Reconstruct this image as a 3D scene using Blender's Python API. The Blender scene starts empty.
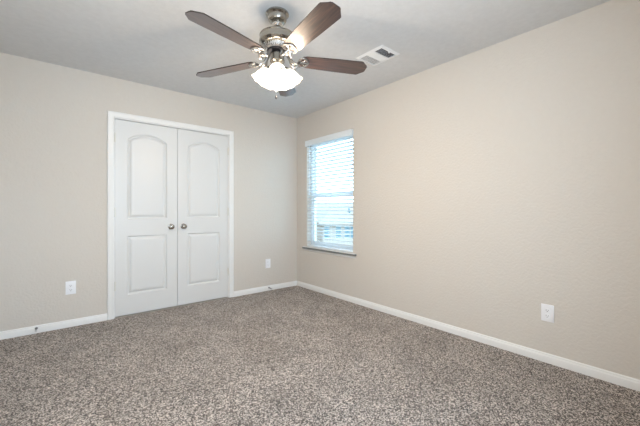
import bpy, bmesh, math, random
from mathutils import Vector, Matrix
random.seed(4)
PI = math.pi
scn = bpy.context.scene
COL = scn.collection

# ------------------------------------------------------------------ camera
cd = bpy.data.cameras.new('camera'); cam = bpy.data.objects.new('camera', cd); COL.objects.link(cam)
CAM = Vector((-2.743, -3.831, 1.10))
FW = Vector((.6388, .7694, 0)).normalized()
cam.location = CAM
cam.rotation_euler = FW.to_track_quat('-Z', 'Y').to_euler()
cd.sensor_width = 36; cd.lens = 36 * 321 / 640
cd.shift_y = -3 / 640
cd.clip_start = .02; cd.clip_end = 400
scn.camera = cam

# ------------------------------------------------------------------ world, lights, exposure
scn.view_settings.view_transform = 'Standard'
scn.view_settings.look = 'None'
scn.view_settings.gamma = 1
scn.view_settings.use_curve_mapping = False
scn.view_settings.exposure = 0.05
SKY = 6.5; REAR = 40; WEST = 19; BULB = 14.5
w = bpy.data.worlds.new('world'); scn.world = w; w.use_nodes = True
bg = w.node_tree.nodes['Background']
bg.inputs[0].default_value = (.50, .76, 1.0, 1); bg.inputs[1].default_value = SKY

def area(name, loc, direction, sx, sy, power, color):
    l = bpy.data.lights.new(name, 'AREA'); l.shape = 'RECTANGLE'; l.size = sx; l.size_y = sy
    l.energy = power; l.color = color
    o = bpy.data.objects.new(name, l); COL.objects.link(o); o.location = loc
    o.rotation_euler = Vector(direction).to_track_quat('-Z', 'Z').to_euler()
    return o
# added fill lights, set in made-up openings of the rear and west walls, unseen
area('rear_fill_light', (-2.3, -4.22, 1.45), (0, 1, 0), 1.25, 1.35, REAR, (.82, .90, 1.0))
area('side_fill_light', (-3.42, -2.6, 1.05), (1, 0, 0), .9, 2.0, WEST, (1.0, .86, .70))
# ------------------------------------------------------------------ helpers
def tag(o, label=None, cat=None, group=None, kind=None):
    if label: o['label'] = label
    if cat: o['category'] = cat
    if group: o['group'] = group
    if kind: o['kind'] = kind
    return o

def link_bm(name, bm, m, parent=None, smooth=False, angle=35):
    bmesh.ops.recalc_face_normals(bm, faces=bm.faces[:])
    me = bpy.data.meshes.new(name); bm.to_mesh(me); bm.free()
    if m: me.materials.append(m)
    if smooth:
        for p in me.polygons: p.use_smooth = True
        try: me.set_sharp_from_angle(angle=math.radians(angle))
        except Exception: pass
    o = bpy.data.objects.new(name, me); COL.objects.link(o)
    if parent: o.parent = parent
    return o

def empty(name, loc, rot=(0, 0, 0)):
    o = bpy.data.objects.new(name, None); COL.objects.link(o); o.location = loc; o.rotation_euler = rot
    o.empty_display_size = .05
    return o

def box(bm, lo, hi, bev=0, mat=None):
    lo = Vector(lo); hi = Vector(hi)
    r = bmesh.ops.create_cube(bm, size=1)
    vs = r['verts']
    for v in vs:
        v.co = Vector(((lo[i] + hi[i]) / 2 + v.co[i] * (hi[i] - lo[i]) for i in range(3)))
    if bev:
        es = list({e for v in vs for e in v.link_edges})
        rr = bmesh.ops.bevel(bm, geom=es, offset=bev, segments=2, affect='EDGES', profile=.6)
        vs = list({v for f in rr['faces'] for v in f.verts} | {v for v in vs if v.is_valid})
    if mat is not None:
        for v in vs: v.co = mat @ v.co
    return vs

def lathe(bm, prof, seg=40, mat=None, closed=False):
    rings = []
    for r, z in prof:
        if r < 1e-6:
            rings.append([bm.verts.new((0, 0, z))])
        else:
            rings.append([bm.verts.new((r * math.cos(2 * PI * k / seg), r * math.sin(2 * PI * k / seg), z)) for k in range(seg)])
    for a, b in zip(rings, rings[1:]):
        for k in range(seg):
            k2 = (k + 1) % seg
            if len(a) == 1 and len(b) == 1: continue
            if len(a) == 1: bm.faces.new((a[0], b[k], b[k2]))
            elif len(b) == 1: bm.faces.new((a[k], a[k2], b[0]))
            else: bm.faces.new((a[k], a[k2], b[k2], b[k]))
    vs = [v for r in rings for v in r]
    if mat is not None:
        for v in vs: v.co = mat @ v.co
    return vs

def tube(bm, pts, r, seg=8, flat=1.0, closed=False, mat=None, cap=True):
    """round (or flattened) bar along pts; r a number or a list"""
    pts = [Vector(p) for p in pts]; n = len(pts)
    rr = r if isinstance(r, (list, tuple)) else [r] * n
    rings = []; up = Vector((0, 0, 1))
    for i, p in enumerate(pts):
        if closed: t = pts[(i + 1) % n] - pts[i - 1]
        else: t = pts[min(i + 1, n - 1)] - pts[max(i - 1, 0)]
        t.normalize()
        u = up if abs(t.dot(up)) < .95 else Vector((1, 0, 0))
        s = t.cross(u).normalized(); q = s.cross(t).normalized()
        rings.append([bm.verts.new(p + s * rr[i] * math.cos(2 * PI * k / seg) + q * rr[i] * flat * math.sin(2 * PI * k / seg)) for k in range(seg)])
    m = n if closed else n - 1
    for i in range(m):
        a = rings[i]; b = rings[(i + 1) % n]
        for k in range(seg):
            bm.faces.new((a[k], a[(k + 1) % seg], b[(k + 1) % seg], b[k]))
    if cap and not closed:
        bm.faces.new(rings[0]); bm.faces.new(list(reversed(rings[-1])))
    vs = [v for r_ in rings for v in r_]
    if mat is not None:
        for v in vs: v.co = mat @ v.co
    return vs

def sweep(bm, prof, path_pts, dirs):
    """prof: list (out, up); each path point gets frame (outward vector, up vector)"""
    rings = []
    for p, (o_, u_) in zip(path_pts, dirs):
        rings.append([bm.verts.new(Vector(p) + Vector(o_) * a + Vector(u_) * b) for a, b in prof])
    n = len(prof)
    for a, b in zip(rings, rings[1:]):
        for k in range(n):
            bm.faces.new((a[k], a[(k + 1) % n], b[(k + 1) % n], b[k]))
    bm.faces.new(rings[0]); bm.faces.new(list(reversed(rings[-1])))

# ------------------------------------------------------------------ materials
def mat(name, col=(.8, .8, .8), rough=.5, metal=0, spec=.5, coat=0, coat_rough=.1):
    m = bpy.data.materials.new(name); m.use_nodes = True
    b = m.node_tree.nodes['Principled BSDF']
    b.inputs['Base Color'].default_value = (*col, 1); b.inputs['Roughness'].default_value = rough
    b.inputs['Metallic'].default_value = metal; b.inputs['Specular IOR Level'].default_value = spec
    b.inputs['Coat Weight'].default_value = coat; b.inputs['Coat Roughness'].default_value = coat_rough
    return m
def N(m, t, **kw):
    n = m.node_tree.nodes.new(t)
    for k, v in kw.items():
        if hasattr(n, k): setattr(n, k, v)
        else: n.inputs[k.replace('_', ' ')].default_value = v
    return n
def L(m, a, b): m.node_tree.links.new(a, b)
def P(m): return m.node_tree.nodes['Principled BSDF']
def coords(m, scale=(1, 1, 1)):
    tc = N(m, 'ShaderNodeTexCoord'); mp = N(m, 'ShaderNodeMapping'); mp.inputs['Scale'].default_value = scale
    L(m, tc.outputs['Object'], mp.inputs['Vector']); return mp.outputs['Vector']
def bump(m, height, strength, dist):
    b = N(m, 'ShaderNodeBump'); b.inputs['Strength'].default_value = strength; b.inputs['Distance'].default_value = dist
    L(m, height, b.inputs['Height']); L(m, b.outputs['Normal'], P(m).inputs['Normal'])
def ramp(m, fac, stops):
    r = N(m, 'ShaderNodeValToRGB'); e = r.color_ramp.elements
    while len(e) < len(stops): e.new(.5)
    for el, (p, c) in zip(e, stops): el.position = p; el.color = (*c, 1)
    L(m, fac, r.inputs['Fac']); return r.outputs['Color']

def painted(name, col, rough, scale=55, strength=.35, dist=.003, var=.03):
    m = mat(name, col, rough, spec=.3)
    v = coords(m)
    n = N(m, 'ShaderNodeTexNoise'); n.inputs['Scale'].default_value = scale; n.inputs['Detail'].default_value = 3
    L(m, v, n.inputs['Vector'])
    n2 = N(m, 'ShaderNodeTexNoise'); n2.inputs['Scale'].default_value = 26; n2.inputs['Detail'].default_value = 4
    L(m, v, n2.inputs['Vector'])
    c = ramp(m, n2.outputs['Fac'], [(.3, tuple(x * (1 - var) for x in col)), (.7, tuple(min(1, x * (1 + var)) for x in col))])
    L(m, c, P(m).inputs['Base Color'])
    bump(m, n.outputs['Fac'], strength, dist)
    return m
M_wall = painted('beige_wall_paint', (.64, .60, .548), .75, strength=.7, dist=.004, var=.008)
M_ceil = painted('ceiling_paint', (.66, .665, .67), .9, 70, .3)
M_trim = mat('white_trim_paint', (.80, .80, .79), .35)
M_door = mat('white_door_paint', (.70, .705, .70), .38)
M_vinyl = mat('white_vinyl', (.80, .84, .86), .4)
M_sill = mat('shaded_sill_edge', (.17, .18, .18), .45)  # shade on the stool front is put into this dark grey
M_blind = mat('blind_slat', (.78, .83, .86), .5)
M_plate = mat('outlet_plastic', (.86, .87, .90), .3)
M_slot = mat('outlet_slot', (.03, .03, .03), .6)
M_nickel = mat('brushed_nickel', (.38, .36, .32), .25, 1)
M_iron = mat('blade_iron_nickel', (.34, .33, .32), .28, 1)
M_bright = mat('polished_nickel', (.78, .76, .73), .16, 1)
M_knob = mat('satin_nickel_knob', (.42, .39, .35), .22, 1)
M_dark = mat('dark_metal', (.02, .02, .025), .4, .5)
M_vent = mat('vent_paint', (.80, .80, .80), .4)
M_duct = mat('duct_shadow', (.10, .10, .11), .8)
M_spring = mat('spring_steel', (.25, .25, .26), .35, 1)
M_rubber = mat('rubber_tip', (.55, .55, .55), .6)

def make_carpet():
    m = mat('carpet_pile', (.3, .25, .21), 1.0, spec=.05)
    v = coords(m)
    vo = N(m, 'ShaderNodeTexVoronoi'); vo.inputs['Scale'].default_value = 180; L(m, v, vo.inputs['Vector'])
    sp = N(m, 'ShaderNodeSeparateColor'); L(m, vo.outputs['Color'], sp.inputs[0])
    a = N(m, 'ShaderNodeTexNoise'); a.inputs['Scale'].default_value = 145; a.inputs['Detail'].default_value = 5; a.inputs['Roughness'].default_value = .75
    L(m, v, a.inputs['Vector'])
    mixf = N(m, 'ShaderNodeMix'); mixf.inputs['Factor'].default_value = .62; L(m, sp.outputs[0], mixf.inputs['A']); L(m, a.outputs['Fac'], mixf.inputs['B'])
    c = ramp(m, mixf.outputs['Result'], [(.33, (.026, .019, .016)), (.44, (.13, .101, .084)), (.53, (.33, .272, .234)), (.64, (.82, .735, .665))])
    big = N(m, 'ShaderNodeTexNoise'); big.inputs['Scale'].default_value = 3.2; big.inputs['Detail'].default_value = 3
    L(m, v, big.inputs['Vector'])
    g = ramp(m, big.outputs['Fac'], [(.36, (.87, .86, .85)), (.64, (1.09, 1.09, 1.09))])
    mx = N(m, 'ShaderNodeMix', data_type='RGBA', blend_type='MULTIPLY'); mx.inputs['Factor'].default_value = 1
    L(m, c, mx.inputs['A']); L(m, g, mx.inputs['B']); L(m, mx.outputs['Result'], P(m).inputs['Base Color'])
    P(m).inputs['Sheen Weight'].default_value = .25
    bump(m, a.outputs['Fac'], .8, .02)
    return m
M_carpet = make_carpet()

def make_wood():
    m = mat('walnut_blade', (.15, .07, .04), .36, coat=.75, coat_rough=.22)
    v = coords(m, (3, 42, 42))
    n = N(m, 'ShaderNodeTexNoise'); n.inputs['Scale'].default_value = 1.6; n.inputs['Detail'].default_value = 6; n.inputs['Distortion'].default_value = .6
    L(m, v, n.inputs['Vector'])
    c = ramp(m, n.outputs['Fac'], [(.3, (.022, .015, .017)), (.55, (.060, .036, .032)), (.75, (.125, .068, .045))])
    L(m, c, P(m).inputs['Base Color'])
    return m
M_wood = make_wood()
M_edge = mat('blade_edge', (.035, .022, .018), .5)

def make_shade():
    m = bpy.data.materials.new('frosted_shade_glass'); m.use_nodes = True
    nt = m.node_tree; nt.nodes.remove(P(m)); out = nt.nodes['Material Output']
    tr = N(m, 'ShaderNodeBsdfTransparent'); tl = N(m, 'ShaderNodeBsdfTranslucent'); df = N(m, 'ShaderNodeBsdfDiffuse')
    tl.inputs[0].default_value = (.42, .42, .42, 1); df.inputs[0].default_value = (.7, .7, .7, 1)
    a = N(m, 'ShaderNodeMixShader'); a.inputs[0].default_value = .35; L(m, tl.outputs[0], a.inputs[1]); L(m, df.outputs[0], a.inputs[2])
    b = N(m, 'ShaderNodeMixShader'); b.inputs[0].default_value = .5; L(m, tr.outputs[0], b.inputs[1]); L(m, a.outputs[0], b.inputs[2])
    L(m, b.outputs[0], out.inputs[0])
    return m
M_shade = make_shade()
def emis(name, col, s):
    m = bpy.data.materials.new(name); m.use_nodes = True
    P(m).inputs['Emission Color'].default_value = (*col, 1); P(m).inputs['Emission Strength'].default_value = s
    P(m).inputs['Base Color'].default_value = (.8, .8, .8, 1); return m
M_bulb = emis('lit_bulb', (1, .93, .84), 6)

def make_glass():
    m = bpy.data.materials.new('window_glass'); m.use_nodes = True
    nt = m.node_tree; nt.nodes.remove(P(m)); out = nt.nodes['Material Output']
    tr = N(m, 'ShaderNodeBsdfTransparent'); tr.inputs[0].default_value = (.95, .98, .98, 1)
    gl = N(m, 'ShaderNodeBsdfGlossy'); gl.inputs['Roughness'].default_value = .02
    fr = N(m, 'ShaderNodeLayerWeight'); fr.inputs[0].default_value = .5
    pw = N(m, 'ShaderNodeMath', operation='POWER'); L(m, fr.outputs['Facing'], pw.inputs[0]); pw.inputs[1].default_value = 5
    sc = N(m, 'ShaderNodeMath', operation='MULTIPLY_ADD'); L(m, pw.outputs[0], sc.inputs[0]); sc.inputs[1].default_value = .8; sc.inputs[2].default_value = .03
    a = N(m, 'ShaderNodeMixShader'); L(m, sc.outputs[0], a.inputs[0]); L(m, tr.outputs[0], a.inputs[1]); L(m, gl.outputs[0], a.inputs[2])
    L(m, a.outputs[0], out.inputs[0]); return m
M_glass = make_glass()

# outside
M_roof = painted('pale_shingles', (.30, .23, .19), .9, 8, .3, .02, .1)
M_brick = painted('pale_house_wall', (.42, .33, .27), .9, 8, .3, .01, .08)
M_hwin = mat('house_window_glass', (.10, .17, .20), .2)
M_white = mat('house_white_trim', (.8, .8, .8), .6)
M_lawn = painted('lawn_ground', (.30, .26, .20), 1, 3, .3, .02, .15)

# ------------------------------------------------------------------ room shell
X0, Y0, H, T = -3.25, -4.05, 2.44, .15
def shell(name, boxes, m, label, cat):
    bm = bmesh.new()
    for lo, hi in boxes: box(bm, lo, hi)
    o = link_bm(name, bm, m); tag(o, label, cat, kind='structure'); return o
shell('floor', [((X0, Y0, -.12), (0, 0, 0))], M_carpet, 'speckled grey-brown plush carpet covering the whole floor', 'floor')
shell('ceiling', [((X0, Y0, H), (0, 0, H + .12))], M_ceil, 'off-white textured ceiling above the fan', 'ceiling')
# door wall (y = 0): opening x -2.285 .. -1.035, z 0 .. 2.045
DX0, DX1, DZ = -2.283, -1.037, 2.048
shell('wall_left', [((X0 - T, 0, -.12), (DX0, T, H + .12)), ((DX1, 0, -.12), (T, T, H + .12)), ((DX0, 0, DZ), (DX1, T, H + .12))],
      M_wall, 'beige textured wall around the white double closet doors', 'wall')
# window wall (x = 0)
WY0, WY1, WZ0, WZ1 = -1.143, -.236, .575, 2.065
shell('wall_right', [((0, Y0 - T, -.12), (T, WY0, H + .12)), ((0, WY1, -.12), (T, 0, H + .12)),
                     ((0, WY0, -.12), (T, WY1, WZ0)), ((0, WY0, WZ1), (T, WY1, H + .12))],
      M_wall, 'long beige textured wall with the single window', 'wall')
# rear and side wall; their unseen openings are added to hold the fill lights
shell('wall_rear', [((X0 - T, Y0 - T, -.12), (-2.95, Y0, H + .12)), ((-1.65, Y0 - T, -.12), (0, Y0, H + .12)),
                    ((-2.95, Y0 - T, -.12), (-1.65, Y0, .75)), ((-2.95, Y0 - T, 2.12), (-1.65, Y0, H + .12))],
      M_wall, 'beige wall behind the camera with an added opening for fill light', 'wall')
shell('wall_side', [((X0 - T, Y0, -.12), (X0, -3.1, H + .12)), ((X0 - T, -2.1, -.12), (X0, 0, H + .12)),
                    ((X0 - T, -3.1, 2.06), (X0, -2.1, H + .12))],
      M_wall, 'beige side wall with an added doorway for fill light', 'wall')
shell('wall_hall_added', [((X0 - 1.35, -3.9, -.12), (X0 - 1.25, -1.3, H)), ((X0 - 1.25, -3.9, -.12), (X0 - T, -3.8, H)), ((X0 - 1.25, -1.4, -.12), (X0 - T, -1.3, H)),
                    ((X0 - 1.35, -3.9, H), (X0 - T, -1.3, H + .12)), ((X0 - 1.35, -3.9, -.22), (X0 - T, -1.3, -.12))],
      M_wall, 'added beige hallway walls closing the unseen doorway off from the sky', 'wall')  # added box, keeps blue sky light out of the doorway
# closet behind the doors
shell('wall_closet', [((-2.6, .75, -.12), (-.8, .85, H)), ((-2.7, T, -.12), (-2.6, .85, H)), ((-.8, T, -.12), (-.7, .85, H)),
                      ((-2.7, T, 2.3), (-.7, .85, H)), ((-2.7, 0, -.12), (-.7, .85, 0))],
      M_wall, 'plain closet walls hidden behind the double doors', 'wall')

# baseboards: colonial profile (out, up)
BP = [(0, 0), (.014, 0), (.014, .044), (.0125, .049), (.009, .053), (.0085, .060), (.005, .066), (0, .067)]
def baseboard(name, a, b, out, label):
    bm = bmesh.new(); u = (0, 0, 1)
    sweep(bm, BP, [a, b], [(out, u), (out, u)])
    o = link_bm(name, bm, M_trim, smooth=True, angle=25); tag(o, label, 'baseboard', kind='structure')
baseboard('baseboard_left', (X0, 0, 0), (-2.331, 0, 0), (0, -1, 0), 'white baseboard left of the double doors')
baseboard('baseboard_center', (-.989, 0, 0), (0, 0, 0), (0, -1, 0), 'short white baseboard between the double doors and the corner')
baseboard('baseboard_right', (0, -.0145, 0), (0, Y0, 0), (-1, 0, 0), 'long white baseboard below the window wall')

# door casing + jamb
def casing():
    bm = bmesh.new()
    prof = [(0, 0), (0, .010), (.006, .0125), (.012, .0115), (.030, .014), (.040, .018), (.050, .018), (.055, .014), (.055, 0)]  # (away from opening, proud of wall)
    i0, i1, zt = DX0 + .009, DX1 - .009, DZ - .009
    s = 1
    pts = [(i0, 0, 0), (i0, 0, zt), (i1, 0, zt), (i1, 0, 0)]
    outs = [(-1, 0, 0), (-1, 0, 1), (1, 0, 1), (1, 0, 0)]
    rings = []
    for p, o_ in zip(pts, outs):
        rings.append([bm.verts.new(Vector(p) + Vector(o_) * a + Vector((0, -1, 0)) * b) for a, b in prof])
    for a, b in zip(rings, rings[1:]):
        for k in range(len(prof)):
            bm.faces.new((a[k], a[(k + 1) % len(prof)], b[(k + 1) % len(prof)], b[k]))
    bm.faces.new(rings[0]); bm.faces.new(list(reversed(rings[-1])))
    o = link_bm('trim_1', bm, M_trim, smooth=True, angle=25)
    tag(o, 'white moulded casing framing the double closet doors', 'door casing', kind='structure')
    bm = bmesh.new()
    box(bm, (DX0, 0, 0), (DX0 + .018, T, DZ)); box(bm, (DX1 - .018, 0, 0), (DX1, T, DZ)); box(bm, (DX0 + .018, 0, DZ - .018), (DX1 - .018, T, DZ))
    # stop strips
    box(bm, (DX0 + .018, .046, 0), (DX0 + .030, .08, DZ - .018)); box(bm, (DX1 - .030, .046, 0), (DX1 - .018, .08, DZ - .018))
    box(bm, (DX0 + .030, .046, DZ - .030), (DX1 - .030, .08, DZ - .018))
    link_bm('jamb', bm, M_trim, o)
casing()

# doors: each leaf a slab with two moulded panels (arched above, square below)
def panel_sd(x, z, hw, z0, z1, rise):
    """distance inside (>0) of the outline; rise = arch height on the half width hw"""
    d = min(hw - abs(x), z - z0)
    if rise > 0:
        R = (hw * hw + rise * rise) / (2 * rise); zc = z1 + rise - R
        dt = R - math.hypot(x, z - zc) if z > zc else 9
        # near the spring the outline corner is eased
        return min(d, dt)
    return min(d, z1 - z)
def panel_depth(s):
    if s <= 0: return 0
    P_ = [(0, 0), (.004, .009), (.010, .0155), (.018, .0155), (.024, .011), (.032, .004), (.044, .001), (.05, .001)]
    for (a, b), (c, d) in zip(P_, P_[1:]):
        if s < c: return b + (d - b) * (s - a) / (c - a)
    return .001
LW = .6005; LH = 2.010
def door_mesh():
    bm = bmesh.new()
    nx, nz = 122, 402
    g = []
    for j in range(nz + 1):
        row = []
        z = LH * j / nz
        for i in range(nx + 1):
            x = -LW / 2 + LW * i / nx
            s = max(panel_sd(x, z, .190, .995, 1.825, .068), panel_sd(x, z, .190, .208, .815, 0))
            row.append(bm.verts.new((x, panel_depth(s), z)))
        g.append(row)
    for j in range(nz):
        for i in range(nx):
            bm.faces.new((g[j][i], g[j][i + 1], g[j + 1][i + 1], g[j + 1][i]))
    # back and rim
    th = .035
    b = [bm.verts.new((sx * LW / 2, th, z)) for sx, z in ((-1, 0), (1, 0), (1, LH), (-1, LH))]
    bm.faces.new(b)
    bm.faces.new([g[0][i] for i in range(nx + 1)] + [b[1], b[0]])
    bm.faces.new([g[nz][i] for i in range(nx, -1, -1)] + [b[3], b[2]])
    bm.faces.new([g[j][nx] for j in range(nz + 1)] + [b[2], b[1]])
    bm.faces.new([g[j][0] for j in range(nz, -1, -1)] + [b[0], b[3]])
    return bm
leaf = link_bm('door_1', door_mesh(), M_door, smooth=True, angle=30)
leaf2 = leaf.copy(); leaf2.name = 'door_2'; COL.objects.link(leaf2)
YD = .006
leaf.location = (-2.2625 + LW / 2, YD, .014); leaf2.location = (-1.0575 - LW / 2, YD, .014)
tag(leaf, 'left leaf of the white two-panel arched closet doors, knob on its right edge', 'door', 'closet door leaves', 'structure')
tag(leaf2, 'right leaf of the white two-panel arched closet doors, knob on its left edge', 'door', 'closet door leaves', 'structure')
def knob(parent, x):
    e = empty('door_knob', (x, 0, .900)); e.parent = parent; e.rotation_euler = (PI / 2, 0, 0)
    bm = bmesh.new(); lathe(bm, [(0, 0), (.031, 0), (.031, .003), (.028, .006), (.016, .008), (0, .008)], 32)
    link_bm('rosette', bm, M_knob, e, True)
    bm = bmesh.new()
    lathe(bm, [(0, .006), (.0105, .006), (.0095, .018), (.011, .026), (.020, .031), (.0265, .040), (.0275, .048), (.025, .056), (.018, .0615), (.010, .063), (.0, .0635)], 32)
    link_bm('knob', bm, M_knob, e, True)
knob(leaf, LW / 2 - .068); knob(leaf2, -LW / 2 + .063)
def hinge(parent, x, z):
    bm = bmesh.new()
    for k in range(5):
        lathe(bm, [(0, .018 * k), (.0062, .018 * k), (.0062, .018 * k + .0168), (0, .018 * k + .0168)], 12, Matrix.Translation((x, -.004, z - .045)))
    lathe(bm, [(0, 0), (.004, 0), (.0055, .004), (.003, .008), (0, .009)], 12, Matrix.Translation((x, -.004, z + .045)))
    sx = 1 if x < 0 else -1
    box(bm, (min(x, x + sx * .010), -.0012, z - .045), (max(x, x + sx * .010), .001, z + .045))
    link_bm('hinge', bm, M_hinge, parent, True)
M_hinge = mat('painted_hinge', (.70, .69, .64), .35, .2)
for z in (.31, 1.06, 1.82):
    hinge(leaf, -LW / 2 - .001, z); hinge(leaf2, LW / 2 + .001, z)

# ------------------------------------------------------------------ window
def window():
    bm = bmesh.new()
    xo, xi = .145, .075
    f = .035
    box(bm, (xi, WY0, WZ0), (xo, WY0 + f, WZ1)); box(bm, (xi, WY1 - f, WZ0), (xo, WY1, WZ1))
    box(bm, (xi, WY0 + f, WZ0), (xo, WY1 - f, WZ0 + f)); box(bm, (xi, WY0 + f, WZ1 - f), (xo, WY1 - f, WZ1))
    o = link_bm('window_1', bm, M_vinyl); tag(o, 'white single-hung window behind the blinds in the right wall', 'window', kind='structure')
    zm = 1.275
    def sash(name, x0, x1, z0, z1, wd, rb, rt):
        bm = bmesh.new(); a, b = WY0 + f, WY1 - f
        box(bm, (x0, a, z0), (x1, a + wd, z1), .003); box(bm, (x0, b - wd, z0), (x1, b, z1), .003)
        box(bm, (x0, a + wd, z0), (x1, b - wd, z0 + rb), .003); box(bm, (x0, a + wd, z1 - rt), (x1, b - wd, z1), .003)
        s = link_bm(name, bm, M_vinyl, o)
        bm = bmesh.new(); xm = (x0 + x1) / 2
        box(bm, (xm - .003, a + wd - .004, z0 + rb - .004), (xm + .003, b - wd + .004, z1 - rt + .004))
        link_bm('pane', bm, M_glass, s)
    sash('upper_sash', .115, .140, zm, WZ1 - f, .028, .045, .03)
    sash('lower_sash', .082, .110, WZ0 + f, zm + .035, .036, .05, .040)
    bm = bmesh.new(); ym = (WY0 + WY1) / 2
    box(bm, (.066, ym - .03, zm + .014), (.083, ym + .03, zm + .028), .003)
    lathe(bm, [(0, 0), (.011, 0), (.010, .010), (0, .012)], 16, Matrix.Translation((.0745, ym, zm + .028)))
    link_bm('sash_lock', bm, M_vinyl, o)
window()
bm = bmesh.new()
box(bm, (-.032, WY0 - .050, WZ0 + .004), (.078, WY1 + .055, WZ0 + .014), .003)
sill = link_bm('trim_2', bm, M_trim, smooth=True); tag(sill, 'white window stool with a front edge coloured grey as shade under the blinds', 'window sill', kind='structure')
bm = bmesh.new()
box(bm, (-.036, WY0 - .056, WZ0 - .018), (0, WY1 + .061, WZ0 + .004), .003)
tag(link_bm('moulding', bm, M_sill, sill), 'front edge coloured grey as shade')
bm = bmesh.new()
box(bm, (-.014, WY0 - .036, WZ0 - .044), (0, WY1 + .040, WZ0 - .018), .003)
link_bm('apron', bm, M_trim, sill)

# ------------------------------------------------------------------ blinds
def blinds():
    e = empty('window_blind', (.030, (WY0 + WY1) / 2, WZ1))
    tag(e, 'white horizontal slatted blind lowered over the window, slats open', 'blind')
    hw = (WY1 - WY0) / 2 - .006
    bm = bmesh.new()   # valance with returns
    prof = [(-.058, -.006), (-.058, -.070), (-.052, -.078), (-.046, -.078), (-.046, -.006), (-.050, 0), (-.054, 0)]
    ring = []
    for y in (-hw - .010, hw + .010):
        ring.append([bm.verts.new((x, y, z)) for x, z in prof])
    for k in range(len(prof)): bm.faces.new((ring[0][k], ring[0][(k + 1) % len(prof)], ring[1][(k + 1) % len(prof)], ring[1][k]))
    bm.faces.new(ring[0]); bm.faces.new(list(reversed(ring[1])))
    for s in (-1, 1):
        box(bm, (-.050, min(s * (hw + .010), s * (hw + .002)), -.076), (-.031, max(s * (hw + .010), s * (hw + .002)), -.002))
    link_bm('valance', bm, M_blind, e)
    bm = bmesh.new(); box(bm, (-.028, -hw, -.050), (.024, hw, -.003), .002); link_bm('head_rail', bm, M_blind, e)
    zb = -(WZ1 - WZ0 - .014) + .004
    n = 29; ztop = -.092; pitch = (ztop - (zb + .030)) / (n)
    bm = bmesh.new()
    for k in range(n):
        z = ztop - k * pitch
        segs = 6; top = []; bot = []
        for i in range(segs + 1):
            u = -1 + 2 * i / segs
            x = u * .0245; c = .0022 * (1 - u * u)
            t = math.radians(-13)
            zz = z + c + x * math.sin(t)
            top.append((x, zz + .0018)); bot.append((x, zz - .0018))
        pr = top + bot[::-1]
        r0 = [bm.verts.new((x, -hw, z_)) for x, z_ in pr]; r1 = [bm.verts.new((x, hw, z_)) for x, z_ in pr]
        for i in range(len(pr)): bm.faces.new((r0[i], r0[(i + 1) % len(pr)], r1[(i + 1) % len(pr)], r1[i]))
        bm.faces.new(r0); bm.faces.new(list(reversed(r1)))
    link_bm('slats', bm, M_blind, e)
    bm = bmesh.new(); box(bm, (-.025, -hw, zb), (.025, hw, zb + .018), .004); link_bm('bottom_rail', bm, M_blind, e, True)
    for y in (-hw + .12, 0, hw - .12):
        bm = bmesh.new()
        for x in (-.0262, .0262):
            tube(bm, [(x, y, -.05), (x, y, zb + .015)], .0009, 6)
        for k in range(n):
            z = ztop - k * pitch - .0022
            tube(bm, [(-.0262, y, z - .001), (.0262, y, z - .001)], .0006, 4)
        link_bm('ladder_cord', bm, M_blind, e)
    bm = bmesh.new(); tube(bm, [(-.036, hw - .06, -.07), (-.038, hw - .06, -.72)], .004, 8)
    tube(bm, [(-.038, hw - .06, -.72), (-.038, hw - .06, -.76)], [.0055, .0065], 8)
    link_bm('tilt_wand', bm, M_blind, e)
blinds()

# ------------------------------------------------------------------ outlets
def outlet(loc, rz, label):
    e = empty('wall_outlet', loc, (0, 0, rz)); tag(e, label, 'outlet', 'white duplex wall outlets')
    bm = bmesh.new(); w_, h_ = .039, .0615
    box(bm, (-w_, -.006, -h_), (w_, 0, h_), .0025); link_bm('cover_plate', bm, M_plate, e, True)
    for s in (-1, 1):
        bm = bmesh.new(); zc = s * .0195
        pts = []
        for k in range(24):
            a = 2 * PI * k / 24; x = .0172 * math.cos(a); z = max(-.0135, min(.0135, .0172 * math.sin(a))); pts.append((x, z + zc))
        a_ = [bm.verts.new((x, -.0058, z)) for x, z in pts]; b_ = [bm.verts.new((x, -.0078, z)) for x, z in pts]
        for i in range(24): bm.faces.new((a_[i], a_[(i + 1) % 24], b_[(i + 1) % 24], b_[i]))
        bm.faces.new(b_); bm.faces.new(a_[::-1])
        so = link_bm('socket', bm, M_plate, e)
        bm = bmesh.new()
        box(bm, (-.0078, -.0082, zc - .003), (-.0056, -.0075, zc + .006)); box(bm, (.0056, -.0082, zc - .002), (.0078, -.0075, zc + .005))
        lathe(bm, [(0, 0), (.0025, 0), (.0025, .0007), (0, .0007)], 12, Matrix.Translation((0, -.0075, zc - .0085)) @ Matrix.Rotation(PI / 2, 4, 'X'))
        link_bm('slots', bm, M_slot, so)
    bm = bmesh.new(); lathe(bm, [(0, 0), (.0032, 0), (.0026, .0012), (0, .0014)], 14, Matrix.Translation((0, -.0058, 0)) @ Matrix.Rotation(PI / 2, 4, 'X'))
    link_bm('screw', bm, M_plate, e, True)
outlet((-2.618, 0, .368), 0, 'white duplex outlet on the wall left of the double doors')
outlet((-.489, 0, .369), 0, 'white duplex outlet between the double doors and the corner')
outlet((0, -3.098, .357), -PI / 2, 'white duplex outlet low on the window wall, largest in view')

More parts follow.
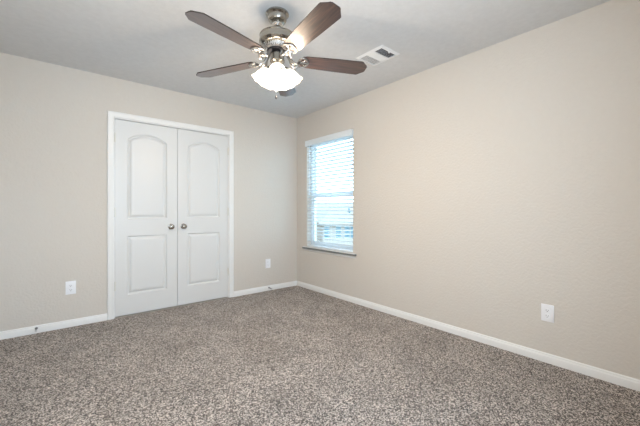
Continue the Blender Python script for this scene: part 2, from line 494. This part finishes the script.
# ------------------------------------------------------------------ spring door stops
def door_stop(x, z, bend, label):
    e = empty('door_stop', (x, -.014, z)); tag(e, label, 'door stop', 'spring door stops on the baseboards')
    bm = bmesh.new(); pts = []
    n = 150; turns = 15
    for i in range(n + 1):
        u = i / n; a = 2 * PI * turns * u; r = .0062 - .0012 * u
        pts.append((r * math.cos(a) + bend[0] * u * u, -.004 - .062 * u, r * math.sin(a) + bend[1] * u * u))
    tube(bm, pts, .0014, 5)
    link_bm('spring', bm, M_spring, e, True)
    bm = bmesh.new(); lathe(bm, [(0, 0), (.011, 0), (.011, .002), (.007, .005), (0, .005)], 20, Matrix.Rotation(PI / 2, 4, 'X')); link_bm('base', bm, M_spring, e, True)
    bm = bmesh.new(); lathe(bm, [(0, 0), (.0075, 0), (.0085, .004), (.0085, .010), (.006, .013), (0, .014)], 20,
                           Matrix.Translation((bend[0], -.064, bend[1])) @ Matrix.Rotation(PI / 2, 4, 'X')); link_bm('bumper', bm, M_rubber, e, True)
door_stop(-2.86, .045, (0, 0), 'small spring door stop on the baseboard at the left')
door_stop(-.48, .040, (0, 0), 'small spring door stop on the short baseboard near the corner')

# ------------------------------------------------------------------ ceiling vent
def vent():
    x0, x1, y0, y1 = -.695, -.452, -2.152, -1.852
    e = empty('ceiling_vent', ((x0 + x1) / 2, (y0 + y1) / 2, H)); tag(e, 'white rectangular air register in the ceiling beside the fan', 'vent')
    a, b = (x1 - x0) / 2, (y1 - y0) / 2; fr = .026
    bm = bmesh.new()
    out = [(-a, -b), (a, -b), (a, b), (-a, b)]; inn = [(-a + fr, -b + fr), (a - fr, -b + fr), (a - fr, b - fr), (-a + fr, b - fr)]
    r0 = [bm.verts.new((x, y, -.0005)) for x, y in out]; r1 = [bm.verts.new((x, y, -.003)) for x, y in out]
    mid = [bm.verts.new((x, y, -.011)) for x, y in inn]; r3 = [bm.verts.new((x, y, -.0005)) for x, y in inn]
    for A, B in ((r0, r1), (r1, mid), (mid, r3)):
        for i in range(4): bm.faces.new((A[i], A[(i + 1) % 4], B[(i + 1) % 4], B[i]))
    link_bm('frame', bm, M_vent, e)
    ia, ib = a - fr, b - fr
    bm = bmesh.new(); box(bm, (-ia, -ib, -.0012), (ia, ib, -.0002)); link_bm('duct_shade_sheet', bm, M_duct, e)  # flat dark sheet; the shade inside the duct is put into its colour
    s1, s2 = -ib + .085, ib - .085
    bm = bmesh.new()
    box(bm, (-ia, s1 - .003, -.011), (ia, s1 + .003, -.001)); box(bm, (-ia, s2 - .003, -.011), (ia, s2 + .003, -.001))
    link_bm('divider', bm, M_vent, e)
    def lou(name, along, c0, c1, lo, hi, n, ang, hl=.0075):
        bm = bmesh.new()
        for k in range(n):
            c = c0 + (c1 - c0) * (k + .5) / n
            if along == 'x':
                mt = Matrix.Translation((0, c, -.006)) @ Matrix.Rotation(ang, 4, 'X'); box(bm, (lo, -hl, -.0005), (hi, hl, .0005), mat=mt)
            else:
                mt = Matrix.Translation((c, 0, -.006)) @ Matrix.Rotation(ang, 4, 'Y'); box(bm, (-hl, lo, -.0005), (hl, hi, .0005), mat=mt)
        link_bm(name, bm, M_vent, e)
    lou('louvers', 'x', -ib, s1, -ia, ia, 6, math.radians(38))
    lou('louvers', 'x', s2, ib, -ia, ia, 7, math.radians(4), .0036)
    lou('louvers', 'y', -ia, ia, s1, s2, 15, math.radians(30))
    bm = bmesh.new(); box(bm, (-.004, -ib - .004, -.022), (.004, -ib + .006, -.006), .001); link_bm('damper_lever', bm, M_vent, e)
vent()

# ------------------------------------------------------------------ ceiling fan
FX, FY, BZ = -1.570, -1.964, 2.127
TH0 = .8569
def fan():
    e = empty('ceiling_fan', (FX, FY, H)); tag(e, 'five-blade brushed nickel ceiling fan with walnut blades and lit frosted light kit', 'ceiling fan')
    D = lambda z: z - H
    def part(name, prof, m, seg=48, parent=None, ang=35):
        bm = bmesh.new(); lathe(bm, [(r, D(z)) for r, z in prof], seg); return link_bm(name, bm, m, parent or e, True, ang)
    part('canopy', [(0, 2.4395), (.074, 2.4395), (.078, 2.434), (.078, 2.426), (.071, 2.421), (.064, 2.414), (.062, 2.392), (.056, 2.380), (.044, 2.373), (.022, 2.371), (0, 2.371)], M_nickel)
    part('downrod', [(0, 2.378), (.026, 2.378), (.038, 2.366), (.039, 2.356), (.030, 2.343), (.0135, 2.338), (.0125, 2.310), (.015, 2.295), (.018, 2.285), (0, 2.285)], M_bright)
    part('motor_housing', [(0, 2.287), (.050, 2.287), (.112, 2.287), (.119, 2.284), (.121, 2.279), (.118, 2.275), (.1185, 2.272), (.1225, 2.242), (.1225, 2.236), (.112, 2.222), (.098, 2.214), (0, 2.214)], M_nickel)
    # vented lower ring with fins
    bm = bmesh.new(); lathe(bm, [(0, D(2.216)), (.082, D(2.216)), (.078, D(2.192)), (.070, D(2.183)), (0, D(2.183))], 48)
    for k in range(36):
        box(bm, (.076, -.0022, D(2.192)), (.093, .0022, D(2.215)), mat=Matrix.Rotation(2 * PI * k / 36, 4, 'Z'))
    link_bm('vent_ring', bm, M_bright, e)
    part('flywheel', [(0, 2.185), (.070, 2.185), (.072, 2.180), (.068, 2.175), (.036, 2.173), (.036, 2.160), (0, 2.160)], M_dark)
    part('switch_housing', [(0, 2.167), (.038, 2.167), (.045, 2.162), (.047, 2.154), (.047, 2.122), (.050, 2.116), (.049, 2.107), (.038, 2.099), (.033, 2.092), (.033, 2.040), (.027, 2.025), (.008, 2.015), (0, 2.013)], M_nickel)
    # blades with their irons
    pitch = math.radians(11)
    r0, r1 = .160, .655
    for k in range(5):
        th = TH0 + k * 2 * PI / 5
        b = empty('blade_assembly', (0, 0, D(BZ))); b.parent = e
        b.rotation_euler = (Matrix.Rotation(-.0395, 3, 'X') @ Matrix.Rotation(-.0104, 3, 'Y') @ Matrix.Rotation(th, 3, 'Z')).to_euler()
        b.name = 'fan_blade'
        PM = Matrix.Rotation(-pitch, 4, 'X')
        bm = bmesh.new(); outl = []
        # outline with clipped, notched tip
        right = [(r0, .028), (r0 + .014, .050), (r0 + .040, .057), (.40, .0665), (r1 - .056, .0715), (r1 - .046, .0700), (r1 - .016, .042), (r1 - .005, .034), (r1, .024)]
        outl = right + [(x, -y) for x, y in right[::-1]]
        tp = [bm.verts.new(PM @ Vector((x, y, .0035))) for x, y in outl]; bt = [bm.verts.new(PM @ Vector((x, y, -.0035))) for x, y in outl]
        bm.faces.new(tp); bm.faces.new(bt[::-1])
        n = len(outl)
        for i in range(n):
            f = bm.faces.new((tp[i], tp[(i + 1) % n], bt[(i + 1) % n], bt[i])); f.material_index = 1
        o = link_bm('blade', bm, M_wood, b); o.data.materials.append(M_edge)
        # iron: curved arm, open scroll loops, plate under the blade root
        bm = bmesh.new()
        pts = []; rad = []
        for i in range(17):
            u = i / 16; r = .060 + (.170 - .060) * u
            z = .052 * (1 - u) ** 1.6 - .034 * math.sin(PI * min(1, u * 1.1)) - .009
            pts.append((r, 0, z)); rad.append(.0135 - .003 * math.sin(PI * u))
        tube(bm, pts, rad, 10, .5)
        for s in (-1, 1):   # crescent scrolls beside the arm
            lp = []; rd = []
            for i in range(22):
                u = i / 21
                lp.append((.075 + .085 * u, s * (.004 + .028 * math.sin(PI * u)), .040 * (1 - u) ** 1.6 - .036 * math.sin(PI * u) - .010))
                rd.append(.0035 + .0045 * math.sin(PI * u))
            tube(bm, lp, rd, 8, .7)
        lo = []
        for i in range(40):
            a = 2 * PI * i / 40
            lo.append(PM @ Vector((.180 + .034 * math.cos(a), .046 * math.sin(a) * (1 - .25 * math.cos(a)), -.0085)))
        tube(bm, lo, .0062, 8, .7, closed=True)
        for s in (-1, 1):
            tube(bm, [PM @ Vector((.150, 0, -.0085)), PM @ Vector((.179, s * .012, -.0085)), PM @ Vector((.196, s * .034, -.0085))], .006, 8, .6)
        tube(bm, [PM @ Vector((.150, 0, -.0085)), PM @ Vector((.210, 0, -.0085))], .006, 8, .6)
        link_bm('blade_iron', bm, M_iron, b, True)
        for sx, sy in ((.203, 0), (.191, .030), (.191, -.030)):
            bm = bmesh.new()
            lathe(bm, [(0, 0), (.006, 0), (.005, -.003), (0, -.004)], 12, PM @ Matrix.Translation((sx, sy, -.011)))
            link_bm('screw', bm, M_nickel, b, True)
    # light kit: four tilted bell shades
    vx = math.atan2(CAM.y - FY, CAM.x - FX)
    for k in range(4):
        a = vx + k * PI / 2
        s = empty('light_arm', (0, 0, D(2.066)), (0, 0, a)); s.parent = e; s.scale = (1.03, 1.03, 1.03)
        tilt = math.radians(30)
        Mt = Matrix.Translation((.047, 0, -.002)) @ Matrix.Rotation(-tilt, 4, 'Y')   # local -z goes down and out
        bm = bmesh.new()
        tube(bm, [(.014, 0, .0), (.032, 0, .012), (.045, 0, .006), Mt @ Vector((0, 0, -.012))], .009, 10)
        lathe(bm, [(0, .004), (.018, .002), (.024, -.008), (.026, -.022), (.022, -.026), (0, -.026)], 24, Mt)
        link_bm('lamp_holder', bm, M_nickel, s, True)
        # scalloped frosted bell
        bm = bmesh.new(); prof = [(.022, -.014), (.032, -.022), (.044, -.036), (.051, -.054), (.056, -.072), (.060, -.088), (.065, -.101), (.0725, -.110)]
        seg = 48; rings = []
        for i, (r, z) in enumerate(prof):
            u = i / (len(prof) - 1); wv = .025 * u ** 3
            ring = []
            for q in range(seg):
                t = 2 * PI * q / seg
                ring.append(bm.verts.new(Mt @ Vector((r * (1 + wv * math.cos(8 * t)) * math.cos(t), r * (1 + wv * math.cos(8 * t)) * math.sin(t), z - .002 * u ** 3 * math.cos(8 * t)))))
            rings.append(ring)
        for A, B in zip(rings, rings[1:]):
            for q in range(seg): bm.faces.new((A[q], A[(q + 1) % seg], B[(q + 1) % seg], B[q]))
        sh = link_bm('lamp_shade', bm, M_shade, s, True, 80)
        md = sh.modifiers.new('thickness', 'SOLIDIFY'); md.thickness = .0025
        bm = bmesh.new(); lathe(bm, [(0, -.024), (.012, -.026), (.013, -.038), (.022, -.052), (.027, -.068), (.024, -.082), (.014, -.091), (0, -.094)], 24, Mt)
        link_bm('bulb', bm, M_bulb, s, True)
        l = bpy.data.lights.new('bulb_light', 'POINT'); l.energy = BULB; l.color = (1, .81, .60); l.shadow_soft_size = .03
        lo_ = bpy.data.objects.new('bulb_light', l); COL.objects.link(lo_); lo_.parent = s; lo_.location = Mt @ Vector((0, 0, -.112))
    # pull chains
    R2 = Vector((.7694, -.6388, 0))
    for q0, q1, z1, nm in ((-.002, -.002, 1.862, 'pull_chain'), (.030, .056, 1.925, 'pull_chain')):
        f0, f1 = (.040, .048) if q0 < 0 else (.040, .100)
        a_ = -FW * f0 + R2 * q0; p = -FW * f1 + R2 * q1
        bm = bmesh.new()
        tube(bm, [(a_.x, a_.y, D(2.13)), (p.x, p.y, D(2.02)), (p.x, p.y, D(z1))], .0012, 6)
        c = link_bm(nm, bm, M_bright, e)
        bm = bmesh.new(); lathe(bm, [(0, .0), (.003, -.002), (.0055, -.012), (.0055, -.018), (.003, -.024), (0, -.025)], 14, Matrix.Translation((p.x, p.y, D(z1))))
        link_bm('chain_fob', bm, M_dark, c, True)
fan()

# ------------------------------------------------------------------ outside: neighbour's house seen through the window
def outside():
    GZ = -3.0
    bm = bmesh.new(); box(bm, (1.5, -70, GZ - .2), (110, 110, GZ))
    tag(link_bm('lawn', bm, M_lawn), 'pale ground outside beyond the window', 'ground', kind='structure')
    def at(px, depth):   # point on the ground plan seen at pixel column px
        d = FW + Vector((.7694, -.6388, 0)) * ((px - 320) / 321); return CAM + d * depth
    A = at(320.5, 36); B = at(420, 36)
    ax = (B - A); ax.z = 0; Lw = ax.length; ax.normalize()
    ay = Vector((-ax.y, ax.x, 0))
    if ay.dot(FW) < 0: ay = -ay
    e = empty('neighbour_house', (A.x, A.y, GZ), (0, 0, math.atan2(ax.y, ax.x)))
    tag(e, 'pale single-storey house with hip roof seen through the window', 'house')
    Dp = 9.0; ze = -.43 - GZ; zr = 2.02 - GZ
    sgn = 1 if Matrix.Rotation(math.atan2(ax.y, ax.x), 3, 'Z') @ Vector((0, 1, 0)) @ ay > 0 else -1
    bm = bmesh.new(); box(bm, (.3, min(0, sgn * Dp) + .3, 0), (Lw, max(0, sgn * Dp) - .3, ze)); link_bm('wall', bm, M_brick, e)
    bm = bmesh.new(); y0, y1 = -.3 * sgn, sgn * Dp
    p = [(-.2, y0, ze), (Lw + .4, y0, ze), (Lw + .4, y1, ze), (-.2, y1, ze)]
    lowv = [bm.verts.new(q) for q in p]; low2 = [bm.verts.new((q[0], q[1], ze - .18)) for q in p]
    ym = (y0 + y1) / 2; r = [bm.verts.new((2.1, ym, zr)), bm.verts.new((Lw - 2, ym, zr))]
    bm.faces.new((lowv[0], lowv[1], r[1], r[0])); bm.faces.new((lowv[2], lowv[3], r[0], r[1])); bm.faces.new((lowv[3], lowv[0], r[0])); bm.faces.new((lowv[1], lowv[2], r[1]))
    for i in range(4): bm.faces.new((lowv[i], lowv[(i + 1) % 4], low2[(i + 1) % 4], low2[i]))
    bm.faces.new(low2)
    link_bm('roof', bm, M_roof, e)
    # long rear wing running on to the left
    bm = bmesh.new(); ya, yb = 3.6 * sgn, 12.6 * sgn
    box(bm, (-9, min(ya, yb) + .4, 0), (Lw - 1, max(ya, yb) - .4, ze)); link_bm('rear_wing_wall', bm, M_brick, e)
    bm = bmesh.new(); zr2 = zr + .15; yc = (ya + yb) / 2
    v = [bm.verts.new(q) for q in ((-9.5, ya, ze), (Lw, ya, ze), (Lw, yb, ze), (-9.5, yb, ze), (-5, yc, zr2), (Lw - 4, yc, zr2), (-9.5, ya, ze - .18), (Lw, ya, ze - .18), (Lw, yb, ze - .18), (-9.5, yb, ze - .18))]
    for f in ((0, 1, 5, 4), (2, 3, 4, 5), (3, 0, 4), (1, 2, 5), (0, 1, 7, 6), (1, 2, 8, 7), (2, 3, 9, 8), (3, 0, 6, 9), (6, 7, 8, 9)): bm.faces.new([v[i] for i in f])
    link_bm('rear_wing_roof', bm, M_roof, e)
    bm = bmesh.new(); tube(bm, [(3.55, ym * .45, ze + .7), (3.35, ym * .45, ze + 1.75)], .11, 10); link_bm('vent_pipe', bm, M_hwin, e)
    for x in (.45, 1.75, 2.75, 3.45, 5.4, 6.4):
        bm = bmesh.new(); yy = .27 * sgn
        for r_ in range(1):
            box(bm, (x, min(yy, .32 * sgn), .95), (x + .55, max(yy, .32 * sgn), 2.2))
        f = link_bm('window', bm, M_hwin, e)
        yy = .25 * sgn; y2 = .3 * sgn
        for zz in (.9, 1.32, 1.74, 2.18):
            bm = bmesh.new(); box(bm, (x - .05, min(yy, y2), zz), (x + .60, max(yy, y2), zz + .06))
            link_bm('muntin', bm, M_white, f)
outside()
